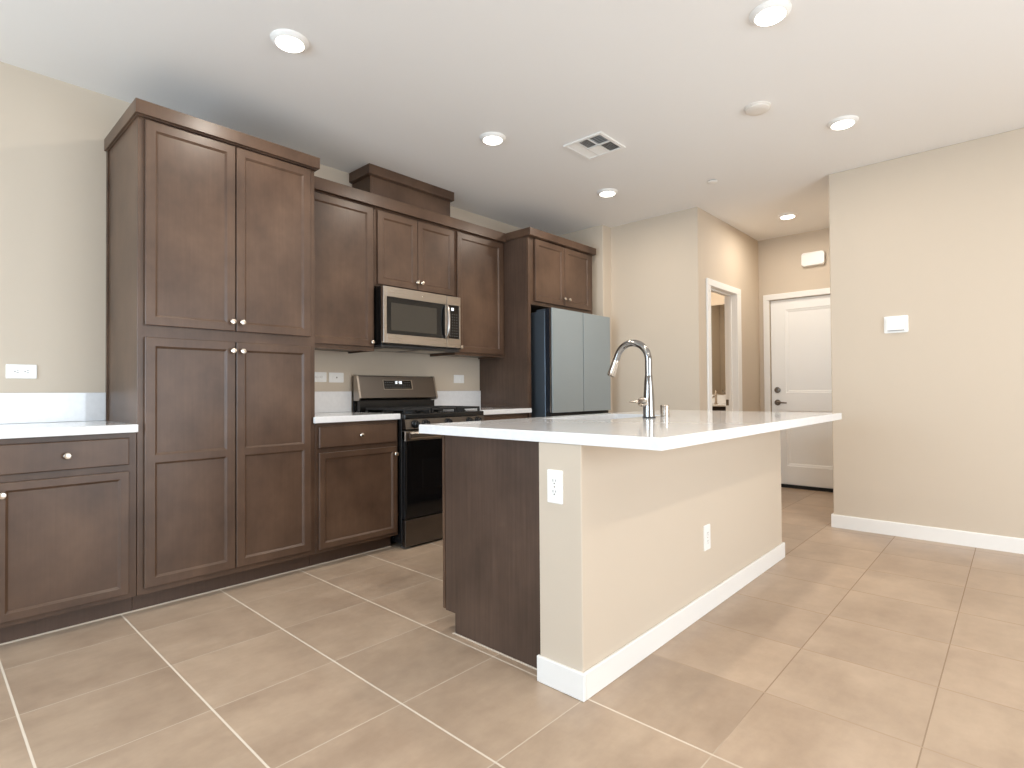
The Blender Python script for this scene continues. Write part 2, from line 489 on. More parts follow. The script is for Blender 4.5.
# ------------------------------------------------------------------ cabinets
YFF = 3.142   # base and pantry face-frame plane
YD = 3.122    # door faces
YK = 3.217    # toe kick
GB = 'dark-stained base cabinets along the back wall'

def base_cabinet(label, x0, x1, units, group=GB, kick=None):
    t = thing('base_cabinet', label, 'cabinet', ((x0 + x1) / 2, YFF, 0), group)
    obj('body', box(x0, x1, YFF, YW - 0.001, 0.092, 0.880, 0.0015), 'wood', t)
    k0, k1 = kick or (x0, x1)
    obj('toe_kick', box(k0, k1, YK, YK + 0.018, 0.0, 0.092), 'kick', t)
    for (a, b, ksides) in units:
        d = slab('drawer', t, a, b, 0.729, 0.857, YD); knob(d, (a + b) / 2, YD, 0.792)
        d = shaker('door', t, a, b, 0.116, 0.698, YD, 0.030 if False else 0.034 + 0.0)
        knob(d, a + 0.022 if ksides == 'l' else b - 0.018, YD, 0.647)
    return t
base_cabinet('base cabinet left of the tall pantry under the end counter', 0.195, 0.738, [(0.235, 0.705, 'l')])
base_cabinet('base cabinet at far left end running out of frame', -0.9, 0.193, [(-0.87, -0.36, 'r'), (-0.345, 0.165, 'l')])
base_cabinet('narrow base cabinet between the tall pantry and the range', 1.657, 2.258, [(1.674, 2.240, 'r')], kick=(1.657, 2.250))
base_cabinet('base cabinet between range and refrigerator, mostly hidden by the island', 3.026, 3.622, [(3.045, 3.600, 'l')])

# tall pantry
t = thing('pantry_cabinet', 'tall dark-stained four-door pantry cabinet with crown reaching nearly to ceiling', 'cabinet', (1.197, YFF, 0))
obj('body', box(0.740, 1.655, YFF, YW - 0.001, 0.092, 2.425, 0.0015), 'wood', t)
obj('toe_kick', box(0.740, 1.655, YK, YK + 0.018, 0, 0.092), 'kick', t)
obj('scribe_strip', box(0.732, 0.7405, YW - 0.032, YW - 0.002, 0.92, 2.42), 'wood', t)
obj('crown', add_crown(bmn(), 0.722, 1.672, 3.104, YW - 0.002, 2.423, 2.490), 'wood', t)
obj('crown_base', box(0.732, 1.662, 3.122, YW - 0.002, 2.418, 2.432), 'wood', t)
for x0, x1, s in ((0.768, 1.188, 1), (1.194, 1.620, -1)):
    d = shaker('door', t, x0, x1, 1.402, 2.408, YD, 0.043)
    knob(d, (x1 - 0.018) if s > 0 else (x0 + 0.026), YD, 1.451)
    d = shaker('door', t, x0, x1, 0.124, 1.343, YD, 0.043, mid=(0.728, 0.764))
    knob(d, (x1 - 0.016) if s > 0 else (x0 + 0.028), YD, 1.294)

# wall cabinets
YU = 3.420; YUD = 3.400
GW = 'dark-stained wall cabinets over the counter'
def wall_cabinet(label, x0, x1, z0, doors, bottom_rail=None, name='wall_cabinet'):
    t = thing(name, label, 'cabinet', ((x0 + x1) / 2, YU, z0), GW)
    bm = bmn()
    add_box(bm, x0, x1, YU, YW - 0.001, z0 + 0.012, 2.420, 0.0015)
    add_box(bm, x0, x1, YU, YU + 0.019, z0, z0 + 0.013); add_box(bm, x0, x0 + 0.016, YU + 0.019, YW - 0.001, z0, z0 + 0.013)
    add_box(bm, x1 - 0.016, x1, YU + 0.019, YW - 0.001, z0, z0 + 0.013)
    obj('body', bm, 'wood', t)
    for (a, b, c, e, kx, kz) in doors:
        d = shaker('door', t, a, b, c, e, YUD, 0.047); knob(d, kx, YUD, kz)
    return t
wall_cabinet('single-door wall cabinet between the tall pantry and microwave', 1.657, 2.258, 1.362, [(1.690, 2.238, 1.392, 2.392, 2.222, 1.425)])
wall_cabinet('short two-door wall cabinet directly above the microwave', 2.260, 3.028, 1.838, [(2.280, 2.638, 1.851, 2.388, 2.622, 1.905), (2.642, 3.012, 1.851, 2.388, 2.668, 1.905)])
wall_cabinet('single-door wall cabinet between the microwave and refrigerator surround', 3.030, 3.624, 1.372, [(3.048, 3.590, 1.394, 2.392, 3.072, 1.436)])
tag(obj('crown_molding', add_crown(bmn(), 1.657, 3.613, 3.377, YU + 0.03, 2.405, 2.487, left=False, right=False), 'wood'),
    'long straight brown crown molding across the wall cabinets', 'crown molding')

# chase box over the microwave cabinet
t = thing('vent_chase_box', 'brown boxed vent cover on top of wall cabinets at ceiling', 'vent cover', (2.66, 3.50, 2.421))
obj('body', box(2.280, 3.060, 3.500, YW - 0.001, 2.421, 2.690, 0.0015), 'wood', t)
obj('corner_stile', box(2.278, 2.300, 3.494, 3.502, 2.425, 2.685, 0.001), 'wood', t)
obj('crown', add_crown(bmn(), 2.2535, 3.078, 3.469, YW - 0.002, 2.668, 2.7405), 'wood', t)
obj('crown_base', box(2.266, 3.066, 3.486, YW - 0.002, 2.664, 2.676), 'wood', t)

# refrigerator surround
YFD = 3.110; YFR = 3.130
t = thing('refrigerator_surround_cabinet', 'cabinet over the grey refrigerator with a full-height side panel', 'cabinet', (4.1, YFR, 0))
obj('side_panel', box(3.625, 3.641, YFR + 0.0195, YW - 0.001, 0, 2.425, 0.0015), 'panel', t)
obj('stile', box(3.6245, 3.664, YFR - 0.001, YFR + 0.019, 1.8265, 2.423, 0.001), 'wood', t)
obj('side_panel_edge', box(3.6245, 3.656, YFR - 0.001, YFR + 0.019, 0, 1.826, 0.001), 'wood', t)
obj('body', box(3.6415, 4.610, YFR + 0.002, YW - 0.001, 1.826, 2.423, 0.0015), 'wood', t)
obj('crown', add_crown(bmn(), 3.606, 4.622, 3.088, YU + 0.03, 2.421, 2.4865, right=False), 'wood', t)
obj('crown_base', box(3.616, 4.612, 3.104, YW - 0.1, 2.416, 2.430), 'wood', t)
d = shaker('door', t, 3.703, 4.126, 1.858, 2.408, YFD, 0.047); knob(d, 4.106, YFD, 1.922)
d = shaker('door', t, 4.132, 4.548, 1.858, 2.408, YFD, 0.047); knob(d, 4.180, YFD, 1.922)

# ------------------------------------------------------------------ countertops and backsplashes
GC = 'white quartz counters on the back wall'
def counter(label, x0, x1, bx0, bx1):
    t = thing('countertop', label, 'countertop', ((x0 + x1) / 2, 3.43, 0.880), GC)
    obj('slab', box(x0, x1, 3.108, YW - 0.001, 0.8815, 0.920, 0.004, 2), 'quartz', t)
    obj('backsplash', box(bx0, bx1, YW - 0.020, YW - 0.001, 0.9205, 1.075, 0.002), 'quartz', t)
def counter_notch(label, x0, x1, xl, xr):
    """counter whose front edge passes in front of its neighbours by a little"""
    t = thing('countertop', label, 'countertop', ((x0 + x1) / 2, 3.43, 0.880), GC)
    bm = bmn()
    poly = [(xl, 3.108), (xr, 3.108), (xr, 3.128), (x1, 3.128), (x1, YW - 0.001), (x0, YW - 0.001), (x0, 3.128), (xl, 3.128)]
    poly = [p for i, p in enumerate(poly) if i == 0 or p != poly[i - 1]]
    add_prism(bm, poly, 'z', 0.8815, 0.920)
    bmesh.ops.bevel(bm, geom=bm.edges[:], offset=0.003, segments=2, affect='EDGES')
    obj('slab', bm, 'quartz', t)
    obj('backsplash', box(x0 + 0.001, x1 - 0.001, YW - 0.020, YW - 0.001, 0.9205, 1.075, 0.002), 'quartz', t)
counter('white quartz counter and backsplash left of the tall pantry', -0.92, 0.7385, -0.92, 0.731)
counter_notch('white quartz counter between the tall pantry and the range', 1.6565, 2.260, 1.636, 2.260)
counter_notch('white quartz counter between the range and the refrigerator', 3.025, 3.624, 3.025, 3.638)

# ------------------------------------------------------------------ range
def gas_range():
    x0, x1 = 2.263, 3.014
    t = thing('gas_range', 'freestanding slate stainless gas range with black oven door between base cabinets', 'range', ((x0 + x1) / 2, 3.1, 0))
    obj('body', box(x0, x1, 3.106, 3.70, 0.03, 0.895, 0.003), 'black', t)
    for fx in (x0 + 0.04, x1 - 0.04):
        for fy in (3.14, 3.66):
            obj('foot', add_lathe(bmn(), [(0.02, 0), (0.02, 0.008), (0.01, 0.012), (0.01, 0.032)], (fx, fy, 0), 'z', 14), 'plastic', t)
    obj('storage_drawer', box(x0 + 0.001, x1 - 0.001, 3.066, 3.104, 0.016, 0.196, 0.004, 2), 'slate', t)
    d = obj('oven_door', box(x0 + 0.001, x1 - 0.001, 3.070, 3.104, 0.202, 0.800, 0.004, 2), 'black', t)
    obj('door_glass', box(x0 + 0.012, x1 - 0.012, 3.0655, 3.0715, 0.206, 0.730, 0.002), 'glass', d)
    obj('oven_window', box(x0 + 0.15, x1 - 0.15, 3.0645, 3.066, 0.33, 0.60, 0.001), 'glass', d)
    obj('door_top_rail', box(x0 + 0.001, x1 - 0.001, 3.0645, 3.1035, 0.732, 0.802, 0.003), 'steel', d)
    hb = bmn()
    add_prism(hb, [(3.030, 0.748), (3.022, 0.757), (3.021, 0.783), (3.030, 0.792), (3.042, 0.788), (3.042, 0.752)], 'x', x0 + 0.02, x1 - 0.02)
    for xx in (x0 + 0.045, x1 - 0.075): add_box(hb, xx, xx + 0.03, 3.040, 3.070, 0.757, 0.783, 0.003)
    obj('door_handle', hb, 'steel', d)
    cp = bmn()
    add_prism(cp, [(3.056, 0.813), (3.104, 0.813), (3.104, 0.880), (3.066, 0.880)], 'x', x0 + 0.001, x1 - 0.001)
    c = obj('control_panel', cp, 'slate', t)
    for kx in (2.345, 2.435, 2.6425, 2.850, 2.940):
        k = bmn()
        add_lathe(k, [(0.030, 0), (0.030, 0.004), (0.024, 0.006), (0.0215, 0.026), (0.018, 0.030), (0.0, 0.030)], (kx, 3.060, 0.846), '-y', 22, cap1=False)
        add_box(k, kx - 0.004, kx + 0.004, 3.023, 3.038, 0.826, 0.866, 0.002)
        obj('control_knob', k, 'black', c, 40)
    ct = bmn()
    add_box(ct, x0, x1, 3.066, 3.704, 0.881, 0.916, 0.006, 2)
    top = obj('cooktop', ct, 'black', t)
    for bx, by, r in ((2.40, 3.20, 0.05), (2.40, 3.46, 0.04), (2.6425, 3.33, 0.055), (2.885, 3.20, 0.045), (2.885, 3.46, 0.04)):
        b = bmn()
        add_lathe(b, [(r, 0), (r, 0.008), (r * 0.8, 0.010), (r * 0.8, 0.018), (r * 0.6, 0.020)], (bx, by, 0.9165), 'z', 24)
        obj('burner', b, 'iron', top, 40)
    for gx0, gx1 in ((2.283, 2.515), (2.525, 2.760), (2.770, 3.002)):
        g = bmn(); z0, z1 = 0.936, 0.952
        add_box(g, gx0, gx0 + 0.014, 3.10, 3.575, z0, z1, 0.002); add_box(g, gx1 - 0.014, gx1, 3.10, 3.575, z0, z1, 0.002)
        for yy in (3.10, 3.331, 3.561): add_box(g, gx0 + 0.014, gx1 - 0.014, yy, yy + 0.014, z0, z1, 0.002)
        cx = (gx0 + gx1) / 2
        for ya, yb in ((3.114, 3.18), (3.25, 3.331), (3.345, 3.41), (3.48, 3.561)): add_box(g, cx - 0.006, cx + 0.006, ya, yb, z0, z1, 0.002)
        for yy in (3.215, 3.445):
            add_box(g, gx0 + 0.014, gx0 + 0.085, yy - 0.006, yy + 0.006, z0, z1, 0.002); add_box(g, gx1 - 0.085, gx1 - 0.014, yy - 0.006, yy + 0.006, z0, z1, 0.002)
        for xx in (gx0, gx1 - 0.014):
            for yy in (3.10, 3.331, 3.561): add_box(g, xx, xx + 0.014, yy, yy + 0.014, 0.9165, z0)
        obj('grate', g, 'iron', t)
    # backguard with slanted control face
    r = bmn(); add_prism(r, [(3.655, 0.917), (3.645, 0.93), (3.645, 1.000), (3.704, 1.000), (3.704, 0.917)], 'x', x0 + 0.018, x1 - 0.018)
    for i in range(14): add_box(r, x0 + 0.12 + i * 0.037, x0 + 0.142 + i * 0.037, 3.641, 3.646, 0.936, 0.950)
    obj('vent_riser', r, 'black', t)
    bg = bmn(); add_prism(bg, [(3.633, 1.013), (3.626, 1.024), (3.666, 1.188), (3.680, 1.196), (3.704, 1.196), (3.704, 1.006), (3.645, 1.006)], 'x', x0 + 0.006, x1 - 0.006)
    b = obj('backguard', bg, 'slate', t)
    for a, c_ in ((x0 - 0.001, x0 + 0.014), (x1 - 0.014, x1 + 0.001)):
        e = bmn(); add_prism(e, [(3.627, 1.010), (3.620, 1.024), (3.662, 1.192), (3.680, 1.200), (3.704, 1.200), (3.704, 1.003), (3.645, 1.003)], 'x', a, c_)
        obj('end_cap', e, 'steel', b)
    obj('back_panel', box(x0 + 0.002, x1 - 0.002, 3.7045, 3.722, 0.90, 1.190), 'black', t)
    # display in the plane of the slanted face
    n = Vector((0, -0.164, 0.040)).normalized(); u = Vector((0, 0.040, 0.164)).normalized(); o0 = Vector((0, 3.626, 1.024))
    def onface(bm, xa, xb, s0, s1, h0, h1):
        vs = []
        for h in (h0, h1):
            for xx, ss in ((xa, s0), (xb, s0), (xb, s1), (xa, s1)):
                p = o0 + u * ss + n * h; vs.append(bm.verts.new((xx, p.y, p.z)))
        for f in ((3, 2, 1, 0), (4, 5, 6, 7), (0, 1, 5, 4), (1, 2, 6, 5), (2, 3, 7, 6), (3, 0, 4, 7)): bm.faces.new([vs[i] for i in f])
    fr = bmn(); onface(fr, 2.492, 2.770, 0.066, 0.143, -0.002, 0.0015); obj('display_frame', fr, 'steel', b)
    di = bmn(); onface(di, 2.496, 2.760, 0.070, 0.139, 0.001, 0.003); dd = obj('display', di, 'glass', b)
    dg = bmn()
    seg = lambda cx, pats: [onface(dg, cx + a, cx + b_, c0, c1, 0.003, 0.0034) for a, b_, c0, c1 in pats]
    w, hgt, s0 = 0.011, 0.022, 0.111
    S = {'a': (0, w, hgt - .004, hgt), 'b': (w - .004, w, hgt / 2, hgt), 'c': (w - .004, w, 0, hgt / 2), 'd': (0, w, 0, .004), 'e': (0, .004, 0, hgt / 2), 'f': (0, .004, hgt / 2, hgt), 'g': (0, w, hgt / 2 - .002, hgt / 2 + .002)}
    for i, pat in enumerate(('bc', 'abged', None, 'abgcd', 'abcdef')):
        cx = 2.598 + i * 0.0145
        if pat is None:
            for zz in (0.006, 0.015): onface(dg, cx + 0.003, cx + 0.007, s0 + zz, s0 + zz + 0.004, 0.003, 0.0034)
            continue
        for ch in pat:
            a, b_, c0, c1 = S[ch]; onface(dg, cx + a, cx + b_, s0 + c0, s0 + c1, 0.003, 0.0034)
    obj('clock_digits', dg, 'digits', dd)
    ky = bmn()
    for row in (0.082, 0.100, 0.120):
        for i in range(12):
            xx = 2.506 + i * 0.0208
            if row > 0.11 and 2.585 < xx < 2.68: continue
            onface(ky, xx, xx + 0.011, row, row + 0.004, 0.003, 0.0034)
    obj('key_legends', ky, 'keys', dd)
gas_range()

# ------------------------------------------------------------------ microwave
def microwave():
    x0, x1, z0, z1, yf = 2.264, 3.000, 1.410, 1.832, 3.312
    t = thing('microwave', 'stainless over-the-range microwave mounted beneath the short wall cabinet', 'microwave', ((x0 + x1) / 2, 3.5, z0))
    obj('body', box(x0 + 0.003, x1 + 0.022, 3.345, YW - 0.002, z0, z1 - 0.004, 0.002), 'black', t)
    # stainless door frame with the window cut out
    d = bmn()
    xd = 2.852
    def fr(xa, xb, za, zb): add_box(d, xa, xb, yf, 3.344, za, zb, 0.0025)
    fr(x0, x0 + 0.030, z0 + 0.008, z1 - 0.006); fr(x0 + 0.030, xd, 1.752, z1 - 0.006); fr(x0 + 0.030, xd, z0 + 0.008, 1.486)
    fr(2.8385, xd, 1.486, 1.752)
    dr = obj('door', d, 'steel', t)
    obj('door_glass', box(x0 + 0.0302, 2.838, yf + 0.003, 3.340, 1.4862, 1.7518, 0.001), 'glass', dr)
    obj('inner_window', box(2.330, 2.752, yf + 0.001, yf + 0.0032, 1.512, 1.712, 0.0008), 'window', dr)
    h = bmn()
    pts = [(2.842, yf - 0.004, 1.492), (2.842, yf - 0.030, 1.515), (2.842, yf - 0.037, 1.57), (2.842, yf - 0.039, 1.62), (2.842, yf - 0.037, 1.67), (2.842, yf - 0.030, 1.725), (2.842, yf - 0.004, 1.748)]
    add_tube(h, pts, 0.0115, 12)
    obj('door_handle', h, 'steel', dr, 50)
    c = bmn()
    def fc(xa, xb, za, zb): add_box(c, xa, xb, yf, 3.344, za, zb, 0.0025)
    fc(xd + 0.003, x1, 1.754, z1 - 0.006); fc(xd + 0.003, x1, z0 + 0.008, 1.490); fc(2.984, x1, 1.490, 1.754); fc(xd + 0.003, 2.872, 1.490, 1.754)
    cp = obj('control_column', c, 'steel', t)
    kp = obj('control_panel', box(2.8722, 2.9838, yf + 0.002, 3.340, 1.4902, 1.7538, 0.001), 'glass', cp)
    obj('display', box(2.902, 2.926, yf + 0.0008, yf + 0.0022, 1.712, 1.734), 'digits', kp)
    k = bmn()
    for r in range(9):
        for q in range(4):
            add_box(k, 2.884 + q * 0.024, 2.892 + q * 0.024, yf + 0.0012, yf + 0.0022, 1.507 + r * 0.0215, 1.513 + r * 0.0215)
    obj('key_legends', k, 'keys', kp)
    em = bmn(); add_lathe(em, [(0.008, 0), (0.007, 0.0012)], (2.62, yf, 1.79), '-y', 16); obj('badge', em, 'nickel', dr)
    g = bmn()
    add_box(g, x0 + 0.004, x1 + 0.018, 3.346, 3.72, z0 - 0.020, z0 - 0.0002, 0.003)
    u = obj('underside', g, 'plastic', t)
    obj('grease_filter', box(2.34, 2.60, 3.42, 3.66, z0 - 0.023, z0 - 0.0198, 0.001), 'steel', u)
    obj('grease_filter', box(2.67, 2.93, 3.42, 3.66, z0 - 0.023, z0 - 0.0198, 0.001), 'steel', u)
microwave()

# ------------------------------------------------------------------ refrigerator
def fridge():
    x0, x1, yf = 3.731, 4.643, 2.950
    t = thing('refrigerator', 'tall grey glass-front four-door refrigerator beyond the island', 'refrigerator', ((x0 + x1) / 2, 3.3, 0))
    obj('body', box(x0 + 0.004, x1 - 0.004, 3.036, 3.700, 0.03, 1.765, 0.004, 2), 'fside', t)
    for fx in (x0 + 0.06, x1 - 0.06):
        for fy in (3.08, 3.64): obj('foot', add_lathe(bmn(), [(0.025, 0), (0.025, 0.012), (0.014, 0.031)], (fx, fy, 0), 'z', 14), 'plastic', t)
    obj('hinge_cover', box(x0 + 0.012, x0 + 0.085, 2.985, 3.14, 1.7655, 1.787, 0.006, 2), 'fside', t)
    obj('hinge_cover', box(x1 - 0.085, x1 - 0.012, 2.985, 3.14, 1.7655, 1.787, 0.006, 2), 'fside', t)
    xm = (x0 + x1) / 2 + 0.003
    for nm, za, zb in (('door', 0.878, 1.787), ('freezer_door', 0.06, 0.845)):
        for xa, xb in ((x0, xm - 0.006), (xm + 0.006, x1)):
            d = obj(nm, box(xa, xb, yf + 0.014, 3.028, za - (0.0 if nm != 'door' else 0.0), zb - 0.002, 0.003), 'fedge', t)
            obj('glass_panel', box(xa, xb, yf, yf + 0.0138, za, zb, 0.002), 'fglass', d)
            side = xa + 0.0 if xa == x0 else xb
            obj('edge_trim', box(side - 0.0008, side + 0.0008, yf + 0.020, yf + 0.030, za + 0.004, zb - 0.006), 'steel', d)
            obj('gasket', box(xa + 0.012, xb - 0.012, 3.0282, 3.0358, za + 0.01, zb - 0.03), 'rubber', d)
    obj('handle_channel', box(x0 + 0.004, x1 - 0.004, 2.975, 3.035, 0.849, 0.874, 0.001), 'rubber', t)
fridge()

# ------------------------------------------------------------------ island
def island():
    t = thing('kitchen_island', 'large beige-walled kitchen island with brown veneer end panel', 'kitchen island', (2.66, 1.53, 0))
    wx0, wx1, wy0, wy1 = 1.573, 3.746, 1.122, 1.314
    obj('knee_wall', box(wx0, wx1, wy0, wy1, 0, 0.8765, 0.004, 2), 'wall', t)
    bm = bmn()
    add_box(bm, wx0 - 0.014, wx0, wy0 - 0.014, wy1 + 0.006, 0, 0.095, 0.003)
    add_box(bm, wx0 - 0.0005, wx1 + 0.014, wy0 - 0.014, wy0, 0, 0.095, 0.003)
    add_box(bm, wx1, wx1 + 0.014, wy0 - 0.0005, wy1 + 0.006, 0, 0.095, 0.003)
    obj('baseboard', bm, 'trim', t)
    bm = bmn()
    xa, xb = 1.628, 3.715
    add_prism(bm, [(wy1 + 0.001, 0.003), (1.844, 0.003), (1.844, 0.088), (1.907, 0.088), (1.907, 0.8765), (wy1 + 0.001, 0.8765)], 'x', xa, xa + 0.018)
    obj('end_panel', bm, 'panel', t)
    bm = bmn()
    add_prism(bm, [(wy1 + 0.001, 0.003), (1.844, 0.003), (1.844, 0.088), (1.907, 0.088), (1.907, 0.8765), (wy1 + 0.001, 0.8765)], 'x', xb - 0.018, xb)
    obj('end_panel', bm, 'panel', t)
    bm = bmn()   # carcass: open-topped so the sink bowl fits
    add_box(bm, xa + 0.018, xb - 0.018, wy1 + 0.001, 1.33, 0.09, 0.8765); add_box(bm, xa + 0.018, xb - 0.018, 1.33, 1.912, 0.088, 0.106)
    add_box(bm, xa + 0.018, 2.24, 1.893, 1.912, 0.106, 0.8765); add_box(bm, 3.14, xb - 0.018, 1.893, 1.912, 0.106, 0.8765)
    add_box(bm, 2.24, 3.14, 1.893, 1.912, 0.106, 0.70)
    obj('carcass', bm, 'wood', t)
    obj('toe_kick', box(xa + 0.018, xb - 0.018, 1.826, 1.844, 0, 0.088), 'kick', t)
    obj('door', add_panel_front(bmn(), 1.630, 2.225, 0.092, 0.872, 1.932, 0.019, None, ch=0.003, out=1), 'wood', t)
    for a, b in ((2.255, 2.692), (2.698, 3.125), (3.155, 3.710)):
        d = shaker('door', t, a, b, 0.094, 0.698, 1.932, 0.047, out=1); knob(d, b - 0.03 if a < 2.6 else a + 0.03, 1.932, 0.647, '+y')
        d = slab('drawer', t, a, b, 0.729, 0.857, 1.932, out=1); knob(d, (a + b) / 2, 1.932, 0.792, '+y')
island()

# island top with the sink cut-out
SX0, SX1, SY0, SY1 = 2.31, 3.07, 1.555, 1.915
def island_top():
    bm = bmn()
    x0, x1, y0, y1, z0, z1 = 1.567, 3.918, 0.8146, 2.017, 0.8775, 0.917
    c = 0.003
    outer = [(x0, y0), (x1, y0), (x1, y1), (x0, y1)]
    inner = rrect(SX0, SX1, SY0, SY1, 0.02, 4)
    # order the inner ring by quadrant so it bridges cleanly to the corners
    n = len(inner) // 4
    def lv(pts, z): return [bm.verts.new((p[0], p[1], z)) for p in pts]
    o_out_t = [(x0 + c, y0 + c), (x1 - c, y0 + c), (x1 - c, y1 - c), (x0 + c, y1 - c)]
    OT = lv(o_out_t, z1); OS = lv(outer, z1 - c); OB = lv(outer, z0)
    IT = lv(inner, z1); IB = lv(inner, z0)
    ring_faces(bm, [OB, OS, OT]); ring_faces(bm, [IT, IB])
    quad = [2, 3, 0, 1]    # inner quadrants: (+,+), (-,+), (-,-), (+,-)
    for O, I in ((OT, IT), (OB, IB)):
        for q in range(4):
            arc = I[q * n:(q + 1) * n]; k = quad[q]
            for i in range(n - 1): bm.faces.new((O[k], arc[i], arc[i + 1]))
            nxt = quad[(q + 1) % 4]
            bm.faces.new((O[k], arc[-1], I[((q + 1) % 4) * n], O[nxt]))
    return tag(obj('island_countertop', bm, 'quartz'), 'white quartz slab topping the island, overhanging the seating side', 'countertop')
island_top()

t = thing('kitchen_sink', 'undermount stainless sink basin set into the island countertop', 'sink', (2.69, 1.735, 0.68))
bm = bmn()
zt = 0.8770
rs = []
for off, z in ((0.02, zt - 0.0), (-0.004, zt), (-0.002, 0.70), (0.03, 0.682)):
    pass
def rr_ring(d, z, r): return [bm.verts.new((p[0], p[1], z)) for p in rrect(SX0 - d, SX1 + d, SY0 - d, SY1 + d, r, 5)]
rings = [rr_ring(0.018, zt, 0.03), rr_ring(-0.001, zt, 0.02), rr_ring(-0.003, 0.71, 0.025), rr_ring(-0.03, 0.683, 0.03), ]
ring_faces(bm, rings); bm.faces.new(rings[-1])
outr = [rr_ring(0.018, zt - 0.002, 0.03), rr_ring(0.002, zt - 0.003, 0.02), rr_ring(0.0, 0.708, 0.025), rr_ring(-0.03, 0.680, 0.03)]
ring_faces(bm, outr); bm.faces.new(outr[-1]); ring_faces(bm, [rings[0], outr[0]])
b = obj('basin', bm, 'sink', t, 40)
obj('drain', add_lathe(bmn(), [(0.045, 0), (0.043, 0.003), (0.03, 0.002), (0.028, 0.0005)], (2.69, 1.74, 0.683), 'z', 24), 'chrome', t, 40)

# pull-down faucet
FX, FY, FZ = 2.690, 1.470, 0.917
t = thing('kitchen_faucet', 'chrome gooseneck pull-down kitchen faucet beside the island sink', 'faucet', (FX, FY, FZ))
obj('base_ring', add_lathe(bmn(), [(0.035, 0), (0.035, 0.006), (0.033, 0.008)], (FX, FY, FZ), 'z', 28), 'plastic', t, 40)
obj('body', add_lathe(bmn(), [(0.0315, 0.008), (0.0305, 0.05), (0.029, 0.10), (0.0245, 0.17), (0.0205, 0.222), (0.0195, 0.228)], (FX, FY, FZ), 'z', 28), 'chrome', t, 40)
pts = [(FX, FY, FZ + 0.226), (FX, FY, FZ + 0.27), (FX, FY, FZ + 0.31)]
R_ = 0.098; cz = FZ + 0.312
for i in range(1, 19):
    a = i / 18 * math.radians(158)
    pts.append((FX, FY + R_ - R_ * math.cos(a), cz + R_ * math.sin(a)))
ex, ez = pts[-1][1], pts[-1][2]
d_ = Vector((0, math.sin(math.radians(158 - 90) + 0) * 0 + 0.374, -0.927))
pts.append((FX, ex + d_.y * 0.03, ez + d_.z * 0.03))
obj('spout', add_tube(bmn(), pts, 0.0190, 20), 'chrome', t, 60)
p0 = Vector(pts[-1])
sp = [p0 + d_ * s for s in (0.0, 0.004, 0.03, 0.07, 0.092, 0.096)]
obj('spray_head', add_tube(bmn(), sp, [0.0190, 0.0200, 0.0205, 0.0225, 0.0235, 0.0205], 20), 'nickel', t, 50)
hb = bmn()
hz = FZ + 0.086
add_lathe(hb, [(0.026, -0.018), (0.026, 0.032), (0.023, 0.039), (0.009, 0.040)], (FX - 0.012, FY + 0.008, hz), '+y', 20)
add_tube(hb, [(FX - 0.012, FY + 0.036, hz), (FX - 0.012, FY + 0.075, hz + 0.001), (FX - 0.012, FY + 0.112, hz + 0.002)], [0.0075, 0.0068, 0.006], 12)
obj('handle', hb, 'nickel', t, 50)
tag(obj('air_gap_cap', add_lathe(bmn(), [(0.0255, 0), (0.0255, 0.060), (0.0245, 0.064), (0.020, 0.066)], (2.872, 1.470, FZ + 0.0003), 'z', 28), 'nickel', None, 40, True), 'short brushed metal cylinder cap standing right of the faucet', 'air gap cap')

# ------------------------------------------------------------------ outlets and small wall items
def outlet_bm_parts(axis_map, face):
    pass
def local_thing(name, label, cat, group): return thing(name, label, cat, (0, 0, 0), group)
def add_duplex(t, vertical=True, second=True):
    """plate in the xz plane facing -y, centred on the thing's origin"""
    w, h = (0.035, 0.060) if vertical else (0.060, 0.036)
    pl = bmn(); p = rrect(-w, w, -h, h, 0.004, 3)
    A = [pl.verts.new((a, 0, b)) for a, b in p]; B = [pl.verts.new((a, -0.004, b)) for a, b in p]
    C_ = [pl.verts.new((a * 0.94, -0.006, b * 0.96)) for a, b in p]
    ring_faces(pl, [A, B, C_]); pl.faces.new(C_); pl.faces.new(list(reversed(A)))
    obj('plate', pl, 'white', t)
    for s in (-1, 1):
        cx, cz = (0, 0.0195 * s) if vertical else (0.0195 * s, 0)
        rc = bmn(); q = rrect(cx - 0.0165, cx + 0.0165, cz - 0.0145, cz + 0.0145, 0.011, 5) if vertical else rrect(cx - 0.0145, cx + 0.0145, cz - 0.0165, cz + 0.0165, 0.011, 5)
        add_prism(rc, q, 'y', -0.0075, -0.0058)
        r = obj('receptacle', rc, 'white', t)
        sl = bmn()
        if vertical:
            add_box(sl, cx - 0.007, cx - 0.005, -0.0079, -0.0074, cz - 0.001, cz + 0.008); add_box(sl, cx + 0.005, cx + 0.007, -0.0079, -0.0074, cz, cz + 0.007)
            add_lathe(sl, [(0.0027, 0), (0.0027, 0.0005)], (cx, -0.0074, cz - 0.007), '-y', 10)
        else:
            add_box(sl, cx - 0.001, cx + 0.008, -0.0079, -0.0074, cz - 0.007, cz - 0.005); add_box(sl, cx, cx + 0.007, -0.0079, -0.0074, cz + 0.005, cz + 0.007)
            add_lathe(sl, [(0.0027, 0), (0.0027, 0.0005)], (cx - 0.007, -0.0074, cz), '-y', 10)
        obj('slots', sl, 'ivory', r)
    obj('screw', add_lathe(bmn(), [(0.003, 0), (0.0026, 0.001)], (0, -0.006, 0), '-y', 12), 'nickel', t)
def place(t, loc, rz=0): t.location = loc; t.rotation_euler = (0, 0, rz)

